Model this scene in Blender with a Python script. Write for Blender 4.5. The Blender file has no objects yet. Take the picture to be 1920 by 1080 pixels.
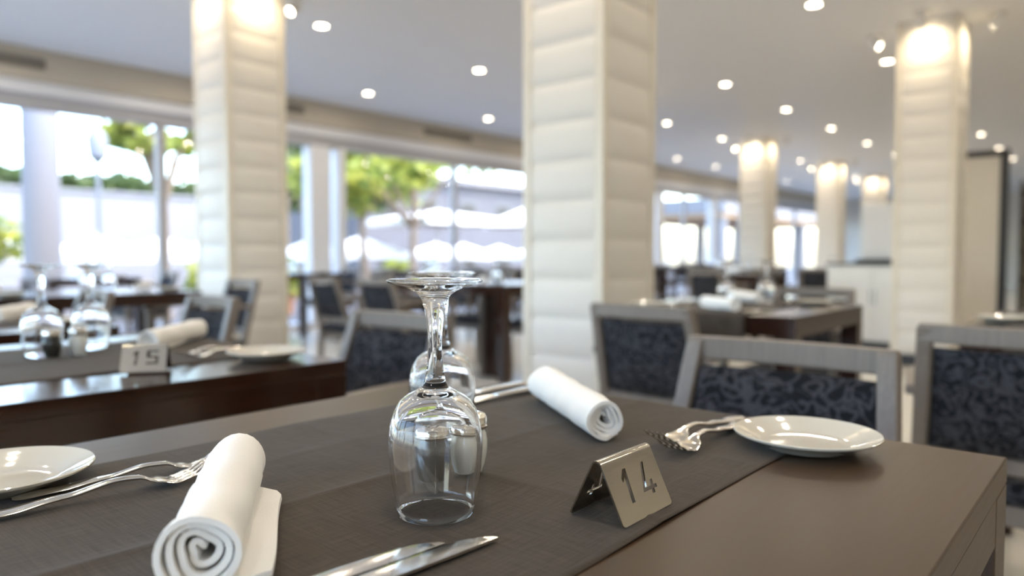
import bpy, bmesh, math, random
from mathutils import Vector, Matrix, Euler
from mathutils.geometry import tessellate_polygon
PI = math.pi
S = bpy.context.scene
C = S.collection
random.seed(7)

# ------------------------------------------------------------------ camera
cd = bpy.data.cameras.new('camera')
cam = bpy.data.objects.new('camera', cd)
C.objects.link(cam)
cam.location = (0, 0, .937)
cam.rotation_euler = (PI / 2 - .044, 0, .7078)
cd.sensor_width = 36
cd.lens = 25.705
cd.clip_start = .02
cd.clip_end = 400
cd.dof.use_dof = True
cd.dof.focus_distance = .545
cd.dof.aperture_fstop = 3.5
S.camera = cam

# ------------------------------------------------------------------ world, sun, exposure
S.view_settings.view_transform = 'Standard'
S.view_settings.look = 'None'
S.view_settings.gamma = 1
S.view_settings.use_curve_mapping = False
S.view_settings.exposure = 0.2
W = bpy.data.worlds.new('world')
S.world = W
W.use_nodes = True
wn = W.node_tree.nodes
bg = wn['Background']
sky = wn.new('ShaderNodeTexSky')
sky.sky_type = 'NISHITA'
sky.sun_disc = False
sky.sun_elevation = math.radians(55)
sky.sun_rotation = math.radians(60)
sky.air_density = 1.0
sky.dust_density = 2.2
sky.ozone_density = 1.0
W.node_tree.links.new(sky.outputs[0], bg.inputs[0])
bg.inputs[1].default_value = 1.55
sd = bpy.data.lights.new('sun', 'SUN')
sd.energy = 2.6
sd.angle = .009
sd.color = (1, .95, .86)
so = bpy.data.objects.new('sun', sd)
C.objects.link(so)
so.rotation_euler = (math.radians(22), math.radians(28), 0)
S.cycles.use_denoising = True
S.cycles.max_bounces = 20
S.cycles.transmission_bounces = 20
S.cycles.diffuse_bounces = 4
S.cycles.glossy_bounces = 4
S.cycles.adaptive_threshold = .02
S.cycles.sample_clamp_indirect = 8

# ------------------------------------------------------------------ materials
MATS = {}


def nodes_of(name):
    m = bpy.data.materials.new(name)
    m.use_nodes = True
    nt = m.node_tree
    return m, nt, nt.nodes['Principled BSDF']


def mat(name, col, rough=.5, metal=0., spec=.5, var=.06, scale=8., bump=0., bscale=60., coat=0., stretch=(1, 1, 1), sheen=0., coat_rough=.1):
    m, nt, b = nodes_of(name)
    N, L = nt.nodes, nt.links
    tc = N.new('ShaderNodeTexCoord')
    mp = N.new('ShaderNodeMapping')
    mp.inputs['Scale'].default_value = stretch
    L.new(tc.outputs['Object'], mp.inputs[0])
    nz = N.new('ShaderNodeTexNoise')
    nz.inputs['Scale'].default_value = scale
    nz.inputs['Detail'].default_value = 4
    L.new(mp.outputs[0], nz.inputs['Vector'])
    mx = N.new('ShaderNodeMix')
    mx.data_type = 'RGBA'
    mx.inputs[6].default_value = tuple(max(0, c * (1 - var)) for c in col) + (1,)
    mx.inputs[7].default_value = tuple(min(1, c * (1 + var)) for c in col) + (1,)
    L.new(nz.outputs['Fac'], mx.inputs[0])
    L.new(mx.outputs[2], b.inputs['Base Color'])
    b.inputs['Roughness'].default_value = rough
    b.inputs['Metallic'].default_value = metal
    b.inputs['Specular IOR Level'].default_value = spec
    b.inputs['Coat Weight'].default_value = coat
    b.inputs['Coat Roughness'].default_value = coat_rough
    if sheen:
        b.inputs['Sheen Weight'].default_value = sheen
    if bump:
        n2 = N.new('ShaderNodeTexNoise')
        n2.inputs['Scale'].default_value = bscale
        n2.inputs['Detail'].default_value = 3
        L.new(mp.outputs[0], n2.inputs['Vector'])
        bp = N.new('ShaderNodeBump')
        bp.inputs['Strength'].default_value = bump
        bp.inputs['Distance'].default_value = .002
        L.new(n2.outputs['Fac'], bp.inputs['Height'])
        L.new(bp.outputs[0], b.inputs['Normal'])
    MATS[name] = m
    return m


def emit(name, col, strength):
    m, nt, b = nodes_of(name)
    b.inputs['Base Color'].default_value = tuple(col) + (1,)
    b.inputs['Emission Color'].default_value = tuple(col) + (1,)
    b.inputs['Emission Strength'].default_value = strength
    MATS[name] = m
    return m


# table wood: dark espresso veneer with a fine straight grain
def wood(name, c0, c1, rough, axis=1, coat=.0, spec=.5):
    m, nt, b = nodes_of(name)
    N, L = nt.nodes, nt.links
    tc = N.new('ShaderNodeTexCoord')
    mp = N.new('ShaderNodeMapping')
    sc = [60., 60., 60.]
    sc[axis] = 2.5
    mp.inputs['Scale'].default_value = sc
    L.new(tc.outputs['Object'], mp.inputs[0])
    nz = N.new('ShaderNodeTexNoise')
    nz.inputs['Scale'].default_value = 3.2
    nz.inputs['Detail'].default_value = 7
    nz.inputs['Roughness'].default_value = .62
    nz.inputs['Distortion'].default_value = .35
    L.new(mp.outputs[0], nz.inputs['Vector'])
    cr = N.new('ShaderNodeValToRGB')
    cr.color_ramp.elements[0].position = .3
    cr.color_ramp.elements[1].position = .72
    cr.color_ramp.elements[0].color = tuple(c0) + (1,)
    cr.color_ramp.elements[1].color = tuple(c1) + (1,)
    L.new(nz.outputs['Fac'], cr.inputs[0])
    L.new(cr.outputs[0], b.inputs['Base Color'])
    mr = N.new('ShaderNodeMapRange')
    mr.inputs[3].default_value = rough - .05
    mr.inputs[4].default_value = rough + .07
    L.new(nz.outputs['Fac'], mr.inputs[0])
    L.new(mr.outputs[0], b.inputs['Roughness'])
    bp = N.new('ShaderNodeBump')
    bp.inputs['Strength'].default_value = .08
    bp.inputs['Distance'].default_value = .0003
    L.new(nz.outputs['Fac'], bp.inputs['Height'])
    L.new(bp.outputs[0], b.inputs['Normal'])
    b.inputs['Coat Weight'].default_value = coat
    b.inputs['Coat Roughness'].default_value = .12
    b.inputs['Specular IOR Level'].default_value = spec
    MATS[name] = m


# linen runner: two crossed thread waves with irregular slubs
def linen(name, c0, c1):
    m, nt, b = nodes_of(name)
    N, L = nt.nodes, nt.links
    tc = N.new('ShaderNodeTexCoord')
    sp = N.new('ShaderNodeSeparateXYZ')
    nd = N.new('ShaderNodeTexNoise')
    nd.inputs['Scale'].default_value = 35
    L.new(tc.outputs['Object'], nd.inputs['Vector'])
    ad = N.new('ShaderNodeMixRGB')
    ad.blend_type = 'ADD'
    ad.inputs[0].default_value = .0012
    L.new(tc.outputs['Object'], ad.inputs[1])
    L.new(nd.outputs['Color'], ad.inputs[2])
    L.new(ad.outputs[0], sp.inputs[0])
    outs = []
    for k, per in ((0, .00135), (1, .0015)):
        a = N.new('ShaderNodeMath')
        a.operation = 'MULTIPLY'
        a.inputs[1].default_value = 2 * PI / per
        L.new(sp.outputs[k], a.inputs[0])
        s = N.new('ShaderNodeMath')
        s.operation = 'SINE'
        L.new(a.outputs[0], s.inputs[0])
        outs.append(s)
    mul = N.new('ShaderNodeMath')
    mul.operation = 'MULTIPLY'
    L.new(outs[0].outputs[0], mul.inputs[0])
    L.new(outs[1].outputs[0], mul.inputs[1])
    mr = N.new('ShaderNodeMapRange')
    mr.inputs[1].default_value = -1
    mr.inputs[2].default_value = 1
    L.new(mul.outputs[0], mr.inputs[0])
    slubs = []
    for st in ((260, 9, 1), (9, 260, 1)):
        mp = N.new('ShaderNodeMapping')
        mp.inputs['Scale'].default_value = st
        L.new(tc.outputs['Object'], mp.inputs[0])
        nz = N.new('ShaderNodeTexNoise')
        nz.inputs['Scale'].default_value = 3
        nz.inputs['Detail'].default_value = 3
        L.new(mp.outputs[0], nz.inputs['Vector'])
        slubs.append(nz)
    av = N.new('ShaderNodeMath')
    av.operation = 'ADD'
    L.new(slubs[0].outputs['Fac'], av.inputs[0])
    L.new(slubs[1].outputs['Fac'], av.inputs[1])
    t = N.new('ShaderNodeMath')
    t.operation = 'MULTIPLY_ADD'
    t.inputs[1].default_value = .45
    L.new(mr.outputs[0], t.inputs[0])
    s2 = N.new('ShaderNodeMath')
    s2.operation = 'MULTIPLY_ADD'
    s2.inputs[1].default_value = 1.1
    s2.inputs[2].default_value = -.82
    L.new(av.outputs[0], s2.inputs[0])
    L.new(s2.outputs[0], t.inputs[2])
    cr = N.new('ShaderNodeValToRGB')
    cr.color_ramp.elements[0].color = tuple(c0) + (1,)
    cr.color_ramp.elements[1].color = tuple(c1) + (1,)
    L.new(t.outputs[0], cr.inputs[0])
    L.new(cr.outputs[0], b.inputs['Base Color'])
    b.inputs['Roughness'].default_value = .85
    b.inputs['Specular IOR Level'].default_value = .25
    b.inputs['Sheen Weight'].default_value = .06
    bp = N.new('ShaderNodeBump')
    bp.inputs['Strength'].default_value = .35
    bp.inputs['Distance'].default_value = .0004
    L.new(t.outputs[0], bp.inputs['Height'])
    L.new(bp.outputs[0], b.inputs['Normal'])
    MATS[name] = m


# upholstery: charcoal ground with paler curling blobs
def upholstery(name, ground, figure):
    m, nt, b = nodes_of(name)
    N, L = nt.nodes, nt.links
    tc = N.new('ShaderNodeTexCoord')
    n1 = N.new('ShaderNodeTexNoise')
    n1.inputs['Scale'].default_value = 27
    n1.inputs['Detail'].default_value = 1.5
    n1.inputs['Distortion'].default_value = 1.6
    L.new(tc.outputs['Object'], n1.inputs['Vector'])
    cr = N.new('ShaderNodeValToRGB')
    e = cr.color_ramp.elements
    e[0].position = .40
    e[0].color = tuple(ground) + (1,)
    e[1].position = .46
    e[1].color = tuple(figure) + (1,)
    for p, c in ((.53, figure), (.58, ground), (.66, ground), (.70, figure)):
        k = e.new(p)
        k.color = tuple(c) + (1,)
    L.new(n1.outputs['Fac'], cr.inputs[0])
    L.new(cr.outputs[0], b.inputs['Base Color'])
    b.inputs['Roughness'].default_value = .9
    b.inputs['Specular IOR Level'].default_value = .2
    n2 = N.new('ShaderNodeTexNoise')
    n2.inputs['Scale'].default_value = 500
    L.new(tc.outputs['Object'], n2.inputs['Vector'])
    bp = N.new('ShaderNodeBump')
    bp.inputs['Strength'].default_value = .2
    bp.inputs['Distance'].default_value = .0008
    L.new(n2.outputs['Fac'], bp.inputs['Height'])
    L.new(bp.outputs[0], b.inputs['Normal'])
    MATS[name] = m


def glassy(name, col=(1, 1, 1), rough=0.0):
    m, nt, b = nodes_of(name)
    b.inputs['Base Color'].default_value = tuple(col) + (1,)
    b.inputs['Transmission Weight'].default_value = 1
    b.inputs['Roughness'].default_value = rough
    b.inputs['IOR'].default_value = 1.5
    MATS[name] = m


def pane_glass(name, tint):
    m, nt, b = nodes_of(name)
    N, L = nt.nodes, nt.links
    N.remove(b)
    tr = N.new('ShaderNodeBsdfTransparent')
    tr.inputs[0].default_value = tuple(tint) + (1,)
    gl = N.new('ShaderNodeBsdfGlossy')
    gl.inputs['Roughness'].default_value = .01
    lw = N.new('ShaderNodeLayerWeight')
    lw.inputs[0].default_value = .5
    pw = N.new('ShaderNodeMath')
    pw.operation = 'POWER'
    pw.inputs[1].default_value = 6
    L.new(lw.outputs['Facing'], pw.inputs[0])
    fr = N.new('ShaderNodeMath')
    fr.operation = 'MULTIPLY_ADD'
    fr.inputs[1].default_value = .35
    fr.inputs[2].default_value = .03
    L.new(pw.outputs[0], fr.inputs[0])
    mx = N.new('ShaderNodeMixShader')
    L.new(fr.outputs[0], mx.inputs[0])
    L.new(tr.outputs[0], mx.inputs[1])
    L.new(gl.outputs[0], mx.inputs[2])
    L.new(mx.outputs[0], N['Material Output'].inputs[0])
    MATS[name] = m


def leafy(name, c0, c1):
    m, nt, b = nodes_of(name)
    N, L = nt.nodes, nt.links
    oi = N.new('ShaderNodeNewGeometry')
    cr = N.new('ShaderNodeValToRGB')
    cr.color_ramp.elements[0].color = tuple(c0) + (1,)
    cr.color_ramp.elements[1].color = tuple(c1) + (1,)
    L.new(oi.outputs['Random Per Island'], cr.inputs[0])
    L.new(cr.outputs[0], b.inputs['Base Color'])
    b.inputs['Roughness'].default_value = .45
    tl = N.new('ShaderNodeBsdfTranslucent')
    L.new(cr.outputs[0], tl.inputs[0])
    mx = N.new('ShaderNodeMixShader')
    mx.inputs[0].default_value = .45
    L.new(b.outputs[0], mx.inputs[1])
    L.new(tl.outputs[0], mx.inputs[2])
    L.new(mx.outputs[0], N['Material Output'].inputs[0])
    MATS[name] = m


wood('table_wood', (.016, .006, .0035), (.034, .011, .005), .16, 1, coat=.15, spec=.45)
wood('table_wood_pale', (.045, .027, .016), (.066, .037, .018), .34, 1, spec=.26)
wood('chair_wood', (.150, .125, .105), (.215, .182, .155), .38, 2)
linen('linen', (.030, .023, .017), (.092, .073, .056))
upholstery('upholstery', (.009, .010, .013), (.052, .053, .062))
mat('upholstery_plain', (.035, .037, .048), .8, sheen=.1, var=.2, scale=60)
mat('porcelain', (.64, .60, .51), .08, coat=.6, coat_rough=.03, var=.01)
mat('cotton', (.90, .88, .84), .9, var=.03, scale=20, bump=.25, bscale=700, sheen=.3, spec=.2)
mat('steel', (.72, .69, .64), .14, metal=1, var=.04, scale=30)
mat('brushed_steel', (.55, .52, .46), .14, metal=1, var=.06, scale=12, stretch=(1, 1, 40))
mat('leatherette', (.70, .67, .62), .45, var=.03, scale=6, bump=.08, bscale=300)
mat('column_trim', (.70, .65, .56), .35, var=.04, scale=10)
mat('column_core', (.42, .38, .32), .6)
mat('black_base', (.012, .012, .015), .35)
mat('ceiling_paint', (.84, .84, .85), .5, var=.015, scale=2, spec=.4)
mat('wall_paint', (.74, .69, .60), .7, var=.03, scale=3)
mat('bulkhead_paint', (.50, .44, .35), .6, var=.03, scale=3)
mat('floor_tile', (.70, .65, .56), .16, var=.06, scale=3, spec=.5)
mat('grout', (.40, .36, .30), .7)
mat('window_frame', (.42, .41, .42), .4, var=.02)
mat('white_frame', (.75, .75, .77), .4, var=.02)
mat('white_lacquer', (.78, .77, .75), .25, var=.02)
mat('dark_frame', (.015, .015, .018), .35)
mat('screen_fabric', (.62, .58, .51), .8, var=.03)
mat('black_grille', (.06, .05, .04), .6)
mat('pepper', (.012, .010, .008), .9, var=.7, scale=900)
mat('salt', (.85, .84, .82), .8, var=.05, scale=900)
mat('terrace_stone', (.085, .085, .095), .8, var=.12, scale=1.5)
mat('parasol_canvas', (.86, .85, .82), .8, var=.02)
mat('parasol_tan', (.55, .36, .21), .8, var=.05)
mat('parasol_pole', (.55, .54, .52), .4, var=.03)
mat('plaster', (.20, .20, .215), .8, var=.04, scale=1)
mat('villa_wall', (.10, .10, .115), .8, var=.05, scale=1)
mat('bark', (.22, .16, .11), .9, var=.3, scale=12)
mat('lamp_post', (.16, .17, .19), .5)
mat('terracotta', (.42, .20, .11), .8)
mat('outdoor_wicker', (.14, .11, .09), .8, var=.2)
mat('planter_glaze', (.45, .30, .12), .4)
glassy('wine_glass', (1, 1, 1))
pane_glass('window_pane', (.97, .98, .98))
pane_glass('jar_glass', (.96, .97, .965))
leafy('leaves_bright', (.10, .18, .03), (.52, .50, .09))
leafy('leaves_dark', (.03, .06, .02), (.12, .17, .05))
emit('downlight_glow', (1, .86, .66), 22)
emit('spot_glow', (1, .86, .62), 40)


# ------------------------------------------------------------------ mesh helpers
def finish(name, v, f, ang=35):
    me = bpy.data.meshes.new(name)
    me.from_pydata([tuple(p) for p in v], [], [tuple(q) for q in f])
    bm = bmesh.new()
    bm.from_mesh(me)
    bmesh.ops.recalc_face_normals(bm, faces=bm.faces)
    bm.to_mesh(me)
    bm.free()
    if ang is not None:
        me.shade_smooth()
        me.set_sharp_from_angle(angle=math.radians(ang))
    return me


class MB:
    def __init__(s):
        s.v, s.f = [], []

    def add(s, v, f):
        n = len(s.v)
        s.v += [tuple(p) for p in v]
        s.f += [tuple(i + n for i in q) for q in f]
        return s

    def box(s, x0, x1, y0, y1, z0, z1):
        return s.add([(x0, y0, z0), (x1, y0, z0), (x1, y1, z0), (x0, y1, z0), (x0, y0, z1), (x1, y0, z1), (x1, y1, z1), (x0, y1, z1)],
                     [(3, 2, 1, 0), (4, 5, 6, 7), (0, 1, 5, 4), (1, 2, 6, 5), (2, 3, 7, 6), (3, 0, 4, 7)])

    def lathe(s, prof, n=32, c=(0, 0, 0), sx=1, sy=1, flute=0, nf=8, caps=True):
        v, f = [], []
        for (r, z) in prof:
            for k in range(n):
                a = 2 * PI * k / n
                rr = r * (1 - flute * (.5 + .5 * math.cos(nf * a)))
                v.append((c[0] + rr * math.cos(a) * sx, c[1] + rr * math.sin(a) * sy, c[2] + z))
        m = len(prof)
        for i in range(m - 1):
            for k in range(n):
                k2 = (k + 1) % n
                f.append((i * n + k, i * n + k2, (i + 1) * n + k2, (i + 1) * n + k))
        if caps and prof[0][0] > 1e-6:
            f.append(tuple(range(n - 1, -1, -1)))
        if caps and prof[-1][0] > 1e-6:
            f.append(tuple((m - 1) * n + k for k in range(n)))
        return s.add(v, f)

    def tube(s, pts, rad, n=8, flat=None, cap=True):
        pts = [Vector(p) for p in pts]
        rad = rad if isinstance(rad, (list, tuple)) else [rad] * len(pts)
        v, f = [], []
        up = Vector((0, 0, 1))
        prev = None
        for i, p in enumerate(pts):
            d = (pts[min(i + 1, len(pts) - 1)] - pts[max(i - 1, 0)]).normalized()
            if prev is None:
                ref = up if abs(d.z) < .9 else Vector((1, 0, 0))
                a = d.cross(ref).normalized()
            else:
                a = (prev - d * prev.dot(d)).normalized()
            prev = a
            b = d.cross(a)
            for k in range(n):
                t = 2 * PI * (k + .5) / n
                v.append(p + (a * math.cos(t) + b * math.sin(t)) * rad[i])
        for i in range(len(pts) - 1):
            for k in range(n):
                k2 = (k + 1) % n
                f.append((i * n + k, i * n + k2, (i + 1) * n + k2, (i + 1) * n + k))
        if cap:
            f.append(tuple(range(n - 1, -1, -1)))
            f.append(tuple((len(pts) - 1) * n + k for k in range(n)))
        return s.add(v, f)

    def sweep(s, pts, rights, ups):
        """rectangular bar: at each point, half extents given as vectors right and up"""
        v, f = [], []
        for p, r, u in zip(pts, rights, ups):
            p, r, u = Vector(p), Vector(r), Vector(u)
            v += [p - r - u, p + r - u, p + r + u, p - r + u]
        n = len(pts)
        for i in range(n - 1):
            for k in range(4):
                k2 = (k + 1) % 4
                f.append((i * 4 + k, i * 4 + k2, (i + 1) * 4 + k2, (i + 1) * 4 + k))
        f.append((3, 2, 1, 0))
        f.append(tuple((n - 1) * 4 + k for k in range(4)))
        return s.add(v, f)

    def mesh(s, name, ang=35, bevel=0, seg=2):
        me = finish(name, s.v, s.f, None if bevel else ang)
        if bevel:
            bm = bmesh.new()
            bm.from_mesh(me)
            es = [e for e in bm.edges if len(e.link_faces) == 2 and e.calc_face_angle(0) > math.radians(40)]
            bmesh.ops.bevel(bm, geom=es, offset=bevel, segments=seg, profile=.5, affect='EDGES', clamp_overlap=True)
            bm.to_mesh(me)
            bm.free()
            me.shade_smooth()
            me.set_sharp_from_angle(angle=math.radians(8))
        return me


def obj(name, me, m, parent=None, loc=(0, 0, 0), rot=(0, 0, 0)):
    o = bpy.data.objects.new(name, me)
    C.objects.link(o)
    if m is not None and me is not None and not me.materials:
        me.materials.append(MATS[m])
    o.location = loc
    o.rotation_euler = rot
    if parent is not None:
        o.parent = parent
    return o


def tag(o, label, cat, group=None, kind=None):
    o['label'] = label
    o['category'] = cat
    if group:
        o['group'] = group
    if kind:
        o['kind'] = kind
    return o


def thing(name, label, cat, loc=(0, 0, 0), rz=0, group=None, kind=None):
    o = bpy.data.objects.new(name, None)
    C.objects.link(o)
    o.empty_display_size = .05
    o.location = loc
    o.rotation_euler = (0, 0, rz)
    return tag(o, label, cat, group, kind)


def struct(name, me, m, label, cat, parent=None, loc=(0, 0, 0)):
    o = obj(name, me, m, parent, loc)
    if parent is None:
        tag(o, label, cat, None, 'structure')
    return o


def boxm(name, x0, x1, y0, y1, z0, z1, bevel=0, seg=2):
    return MB().box(x0, x1, y0, y1, z0, z1).mesh(name, bevel=bevel, seg=seg)


# ------------------------------------------------------------------ the setting
CZ = 2.9          # ceiling height
XW = -8.0         # window wall
XR, YB, YF = 3.6, -3.4, 27.0
# floor with large square tiles: one slab under the tiles
fl = tag(bpy.data.objects.new('floor', None), 'cream polished tile floor of the dining hall', 'floor', None, 'structure')
C.objects.link(fl)
obj('floor_bed', boxm('floor_bed', XW, XR, YB, YF, -.12, -.012), 'grout', fl)
TS = .6
tile_me = boxm('tile', .002, TS - .002, .002, TS - .002, -.012, 0)
nx0, nx1, ny0, ny1 = -9, 3, 0, 16
for i in range(nx0, nx1):
    for j in range(ny0, ny1):
        obj('tile', tile_me, 'floor_tile', fl, (i * TS, j * TS, 0))
far = MB()
x_lo, x_hi = int(math.floor(XW / TS)), int(XR / TS)
for i in range(x_lo, x_hi + 1):
    for j in range(int(YB / TS) - 1, int(YF / TS) + 1):
        if nx0 <= i < nx1 and ny0 <= j < ny1:
            continue
        a, b_ = max(XW, i * TS + .002), min(XR, i * TS + TS - .002)
        c_, d_ = max(YB, j * TS + .002), min(YF, j * TS + TS - .002)
        if a < b_ and c_ < d_:
            far.box(a, b_, c_, d_, -.012, 0)
o = obj('outer_tiles', far.mesh('outer_tiles', None), 'floor_tile', fl)
o['kind'] = 'stuff'
struct('ceiling', boxm('ceiling', XW - .3, XR + .2, YB - .2, YF + .2, CZ, CZ + .2), 'ceiling_paint', 'smooth white painted ceiling over the dining hall', 'ceiling')
struct('wall_right', boxm('wall_right', XR, XR + .2, YB, YF, 0, CZ), 'wall_paint', 'beige painted side wall opposite the windows', 'wall')
struct('wall_front', boxm('wall_front', XW, XR, YF, YF + .2, 0, CZ), 'wall_paint', 'beige painted wall at the far end of the hall', 'wall')


# window wall (X = XW): bulkhead, head rail, posts, mullions, panes
bk = tag(bpy.data.objects.new('wall_left', None), 'window wall with a beige bulkhead under the ceiling', 'wall', None, 'structure')
C.objects.link(bk)
obj('bulkhead', boxm('bulkhead', XW - .25, XW + .02, YB, YF, 2.60, CZ), 'bulkhead_paint', bk)
obj('head_strip', boxm('head_strip', XW - .25, XW - .03, YB, YF, 2.48, 2.60), 'white_frame', bk)
obj('head_rail', boxm('head_rail', XW - .22, XW - .08, YB, YF, 2.35, 2.48), 'window_frame', bk)
obj('sill', boxm('sill', XW - .25, XW + .0, YB, YF, -.1, .08), 'white_frame', bk)
posts = [(-3.2, .22), (1.0, .22), (5.60, .30), (5.94, .12), (12.3, .22), (14.45, .3), (17.2, .25), (21.0, .3), (26.8, .22)]
for y, w in posts:
    obj('post', boxm('post', XW - .22, XW - .04, y - w / 2, y + w / 2, .08, 2.35, .008), 'white_frame', bk)
mull = [-1., 3.61, 8.11, 10.3, 15.7, 18.9, 23.]
for y in mull:
    obj('mullion', boxm('mullion', XW - .18, XW - .10, y - .045, y + .045, .08, 2.35, .006), 'window_frame', bk)
ys = sorted([p[0] for p in posts] + mull)
wi = 0
for a, b_ in zip(ys[:-1], ys[1:]):
    if b_ - a < .5:
        continue
    wi += 1
    where = 'behind the padded column' if a < 3.7 < b_ else ''
    o = obj('pane', boxm('pane', XW - .145, XW - .137, a + .02, b_ - .02, .08, 2.35), 'window_pane', bk)
# slot grilles in the bulkhead
grille_labels = ['long dark air slot in the bulkhead at the upper left', 'short dark air slot in the bulkhead beside the padded column',
                 'long dark air slot in the bulkhead above the tree window']
for (y0, y1), lb in zip([(1.4, 2.47), (4.9, 5.32), (7.35, 8.35)], grille_labels):
    t = thing('air_grille', lb, 'grille', (XW + .021, y0, 2.755), 0, 'air slots in the bulkhead')
    obj('frame', boxm('grille_frame', 0, .008, 0, y1 - y0, -.05, .05), 'black_grille', t)
    for k in range(4):
        obj('slat', boxm('grille_slat', .008, .014, .01, y1 - y0 - .01, -.036 + k * .022, -.030 + k * .022), 'bulkhead_paint', t)

# rear glazed wall behind the camera (Y = YB)
rb = tag(bpy.data.objects.new('wall_back', None), 'glazed rear wall of the hall', 'wall', None, 'structure')
C.objects.link(rb)
obj('bulkhead', boxm('rear_bulkhead', XW, XR, YB - .25, YB, 2.5, CZ), 'wall_paint', rb)
for x in (-7.9, -5.6, -3.3, -1.0, 1.3, 2.5, 3.5):
    obj('post', boxm('rear_post', x - .1, x + .1, YB - .2, YB - .05, 0, 2.5), 'white_frame', rb)
obj('pane', boxm('rear_pane', XW, 1.3, YB - .13, YB - .122, .0, 2.5), 'window_pane', rb)
obj('solid_panel', boxm('rear_panel', 1.3, XR, YB - .15, YB - .1, .0, 2.5), 'wall_paint', rb)


# ------------------------------------------------------------------ padded columns
CW = .463
PH = .182


def pad_mesh(w, h, d=.008):
    nu, nv = 4, 7
    v, f = [], []
    for j in range(nv):
        t = j / (nv - 1)
        pz = (1 - abs(2 * t - 1) ** 3.0) ** .6
        for i in range(nu):
            u = i / (nu - 1)
            pu = 1 if 0 < i < nu - 1 else .35
            uu = {0: 0, 1: .06, 2: .94, 3: 1}[i]
            v.append((-w / 2 + w * uu, -.004 - d * pz * pu if pz else 0, t * h))
    for j in range(nv - 1):
        for i in range(nu - 1):
            f.append((j * nu + i, j * nu + i + 1, (j + 1) * nu + i + 1, (j + 1) * nu + i))
    return finish('padded_panel', v, f, 60)


pad_me = pad_mesh(CW - .10, PH)
pad_me.materials.append(MATS['leatherette'])
base_h = .10
n_pad = int((CZ - base_h) / PH) + 1


def column(x, y, label, pads=True, w=CW):
    """x, y: the corner nearest the photograph's viewpoint (max X, min Y)"""
    t = thing('column', label, 'column', (x - w / 2, y + w / 2, 0), 0, 'white padded columns', 'structure')
    h = w / 2
    obj('core', boxm('column_core', -h + .012, h - .012, -h + .012, h - .012, 0, CZ), 'column_core', t)
    obj('baseboard', boxm('column_base', -h - .006, h + .006, -h - .006, h + .006, 0, base_h, .004), 'black_base', t)
    for sx in (-1, 1):
        for sy in (-1, 1):
            obj('corner_trim', boxm('corner_trim', sx * h - (.048 if sx > 0 else 0), sx * h + (.048 if sx < 0 else 0), sy * h - (.048 if sy > 0 else 0), sy * h + (.048 if sy < 0 else 0), base_h, CZ, .006), 'column_trim', t)
    back = MB()
    for fi in range(4):
        rot = Matrix.Rotation(fi * PI / 2, 4, 'Z')
        for k in range(n_pad):
            z = base_h + k * PH
            ph = min(PH, CZ - z)
            if ph < .02:
                continue
            off = rot @ Vector((0, -h + .012, 0))
            if fi in (0, 1):
                o = obj('padded_panel', pad_me, None, t, (off.x, off.y, z), (0, 0, fi * PI / 2))
                o.scale.z = ph / PH
            else:
                back.add([rot @ Vector((p.co.x, p.co.y - h + .012, p.co.z * ph / PH + z)) for p in pad_me.vertices], [tuple(q.vertices) for q in pad_me.polygons])
    obj('rear_padding', back.mesh('rear_padding', 60), 'leatherette', t)
    return t


column(-4.734, 2.547, 'white padded column before the windows, behind the table numbered 15')
column(-1.811, 2.737, 'nearest white padded column, just behind the table numbered 14')
column(-1.146, 6.896, 'white padded column between the counter and the black-framed screen')
column(-4.734, 7.30, 'white padded column hidden behind the nearest column')
column(-4.734, 12.05, 'padded column with glowing top beyond the middle dining tables')
column(-4.734, 15.95, 'padded column with glowing top beside the white counter')
column(-4.734, 19.30, 'farthest padded column with glowing top behind the counter')


# ------------------------------------------------------------------ ceiling lamps
ring_me = MB().lathe([(.052, 0), (.068, 0), (.070, -.006), (.054, -.010), (.050, -.004), (.052, 0)], 24, caps=False).mesh('trim_ring')
lens_me = MB().lathe([(.0, -.0035), (.052, -.0035), (.052, -.001), (.0, -.001)], 24).mesh('lens')
dl_data = bpy.data.lights.new('downlight_beam', 'AREA')
dl_data.shape = 'DISK'
dl_data.size = .10
dl_data.energy = 6.6
dl_data.color = (1, .875, .69)
DL = 'round recessed ceiling downlight glowing warm white'
dls = [(-7.12, y) for y in (1.8, 3.7, 5.65, 7.80, 9.72, 11.6, 13.44, 15.21, 17.3, 19.5)]
dls += [(-5.35, y) for y in (1.8, 3.752, 5.72, 7.75, 9.776, 11.667, 13.5, 15.39, 17.3, 19.3)]
dls += [(-3.645, y) for y in (.3, 2.2, 4.15, 6.08, 8.012, 9.916, 11.813, 13.778, 15.7, 17.6, 19.5)]
dls += [(-1.98, y) for y in (-1.7, .3, 2.2, 4.0, 5.94, 8.14, 10.0, 11.95, 13.943, 15.937, 17.871, 21.5)]
dls += [(-.3, y) for y in (-1.7, .3, 2.2, 4.0, 6.0, 8.0, 10.0)]
dls += [(1.4, y) for y in (-1.7, .3, 2.2, 4.0, 6.0)]
for x, y in dls:
    t = thing('downlight', DL, 'ceiling light', (x, y, CZ), 0, 'recessed ceiling downlights')
    obj('trim_ring', ring_me, 'white_lacquer', t)
    obj('lens', lens_me, 'downlight_glow', t)
    l = bpy.data.objects.new('beam', dl_data)
    C.objects.link(l)
    l.parent = t
    l.location = (0, 0, -.013)

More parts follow.
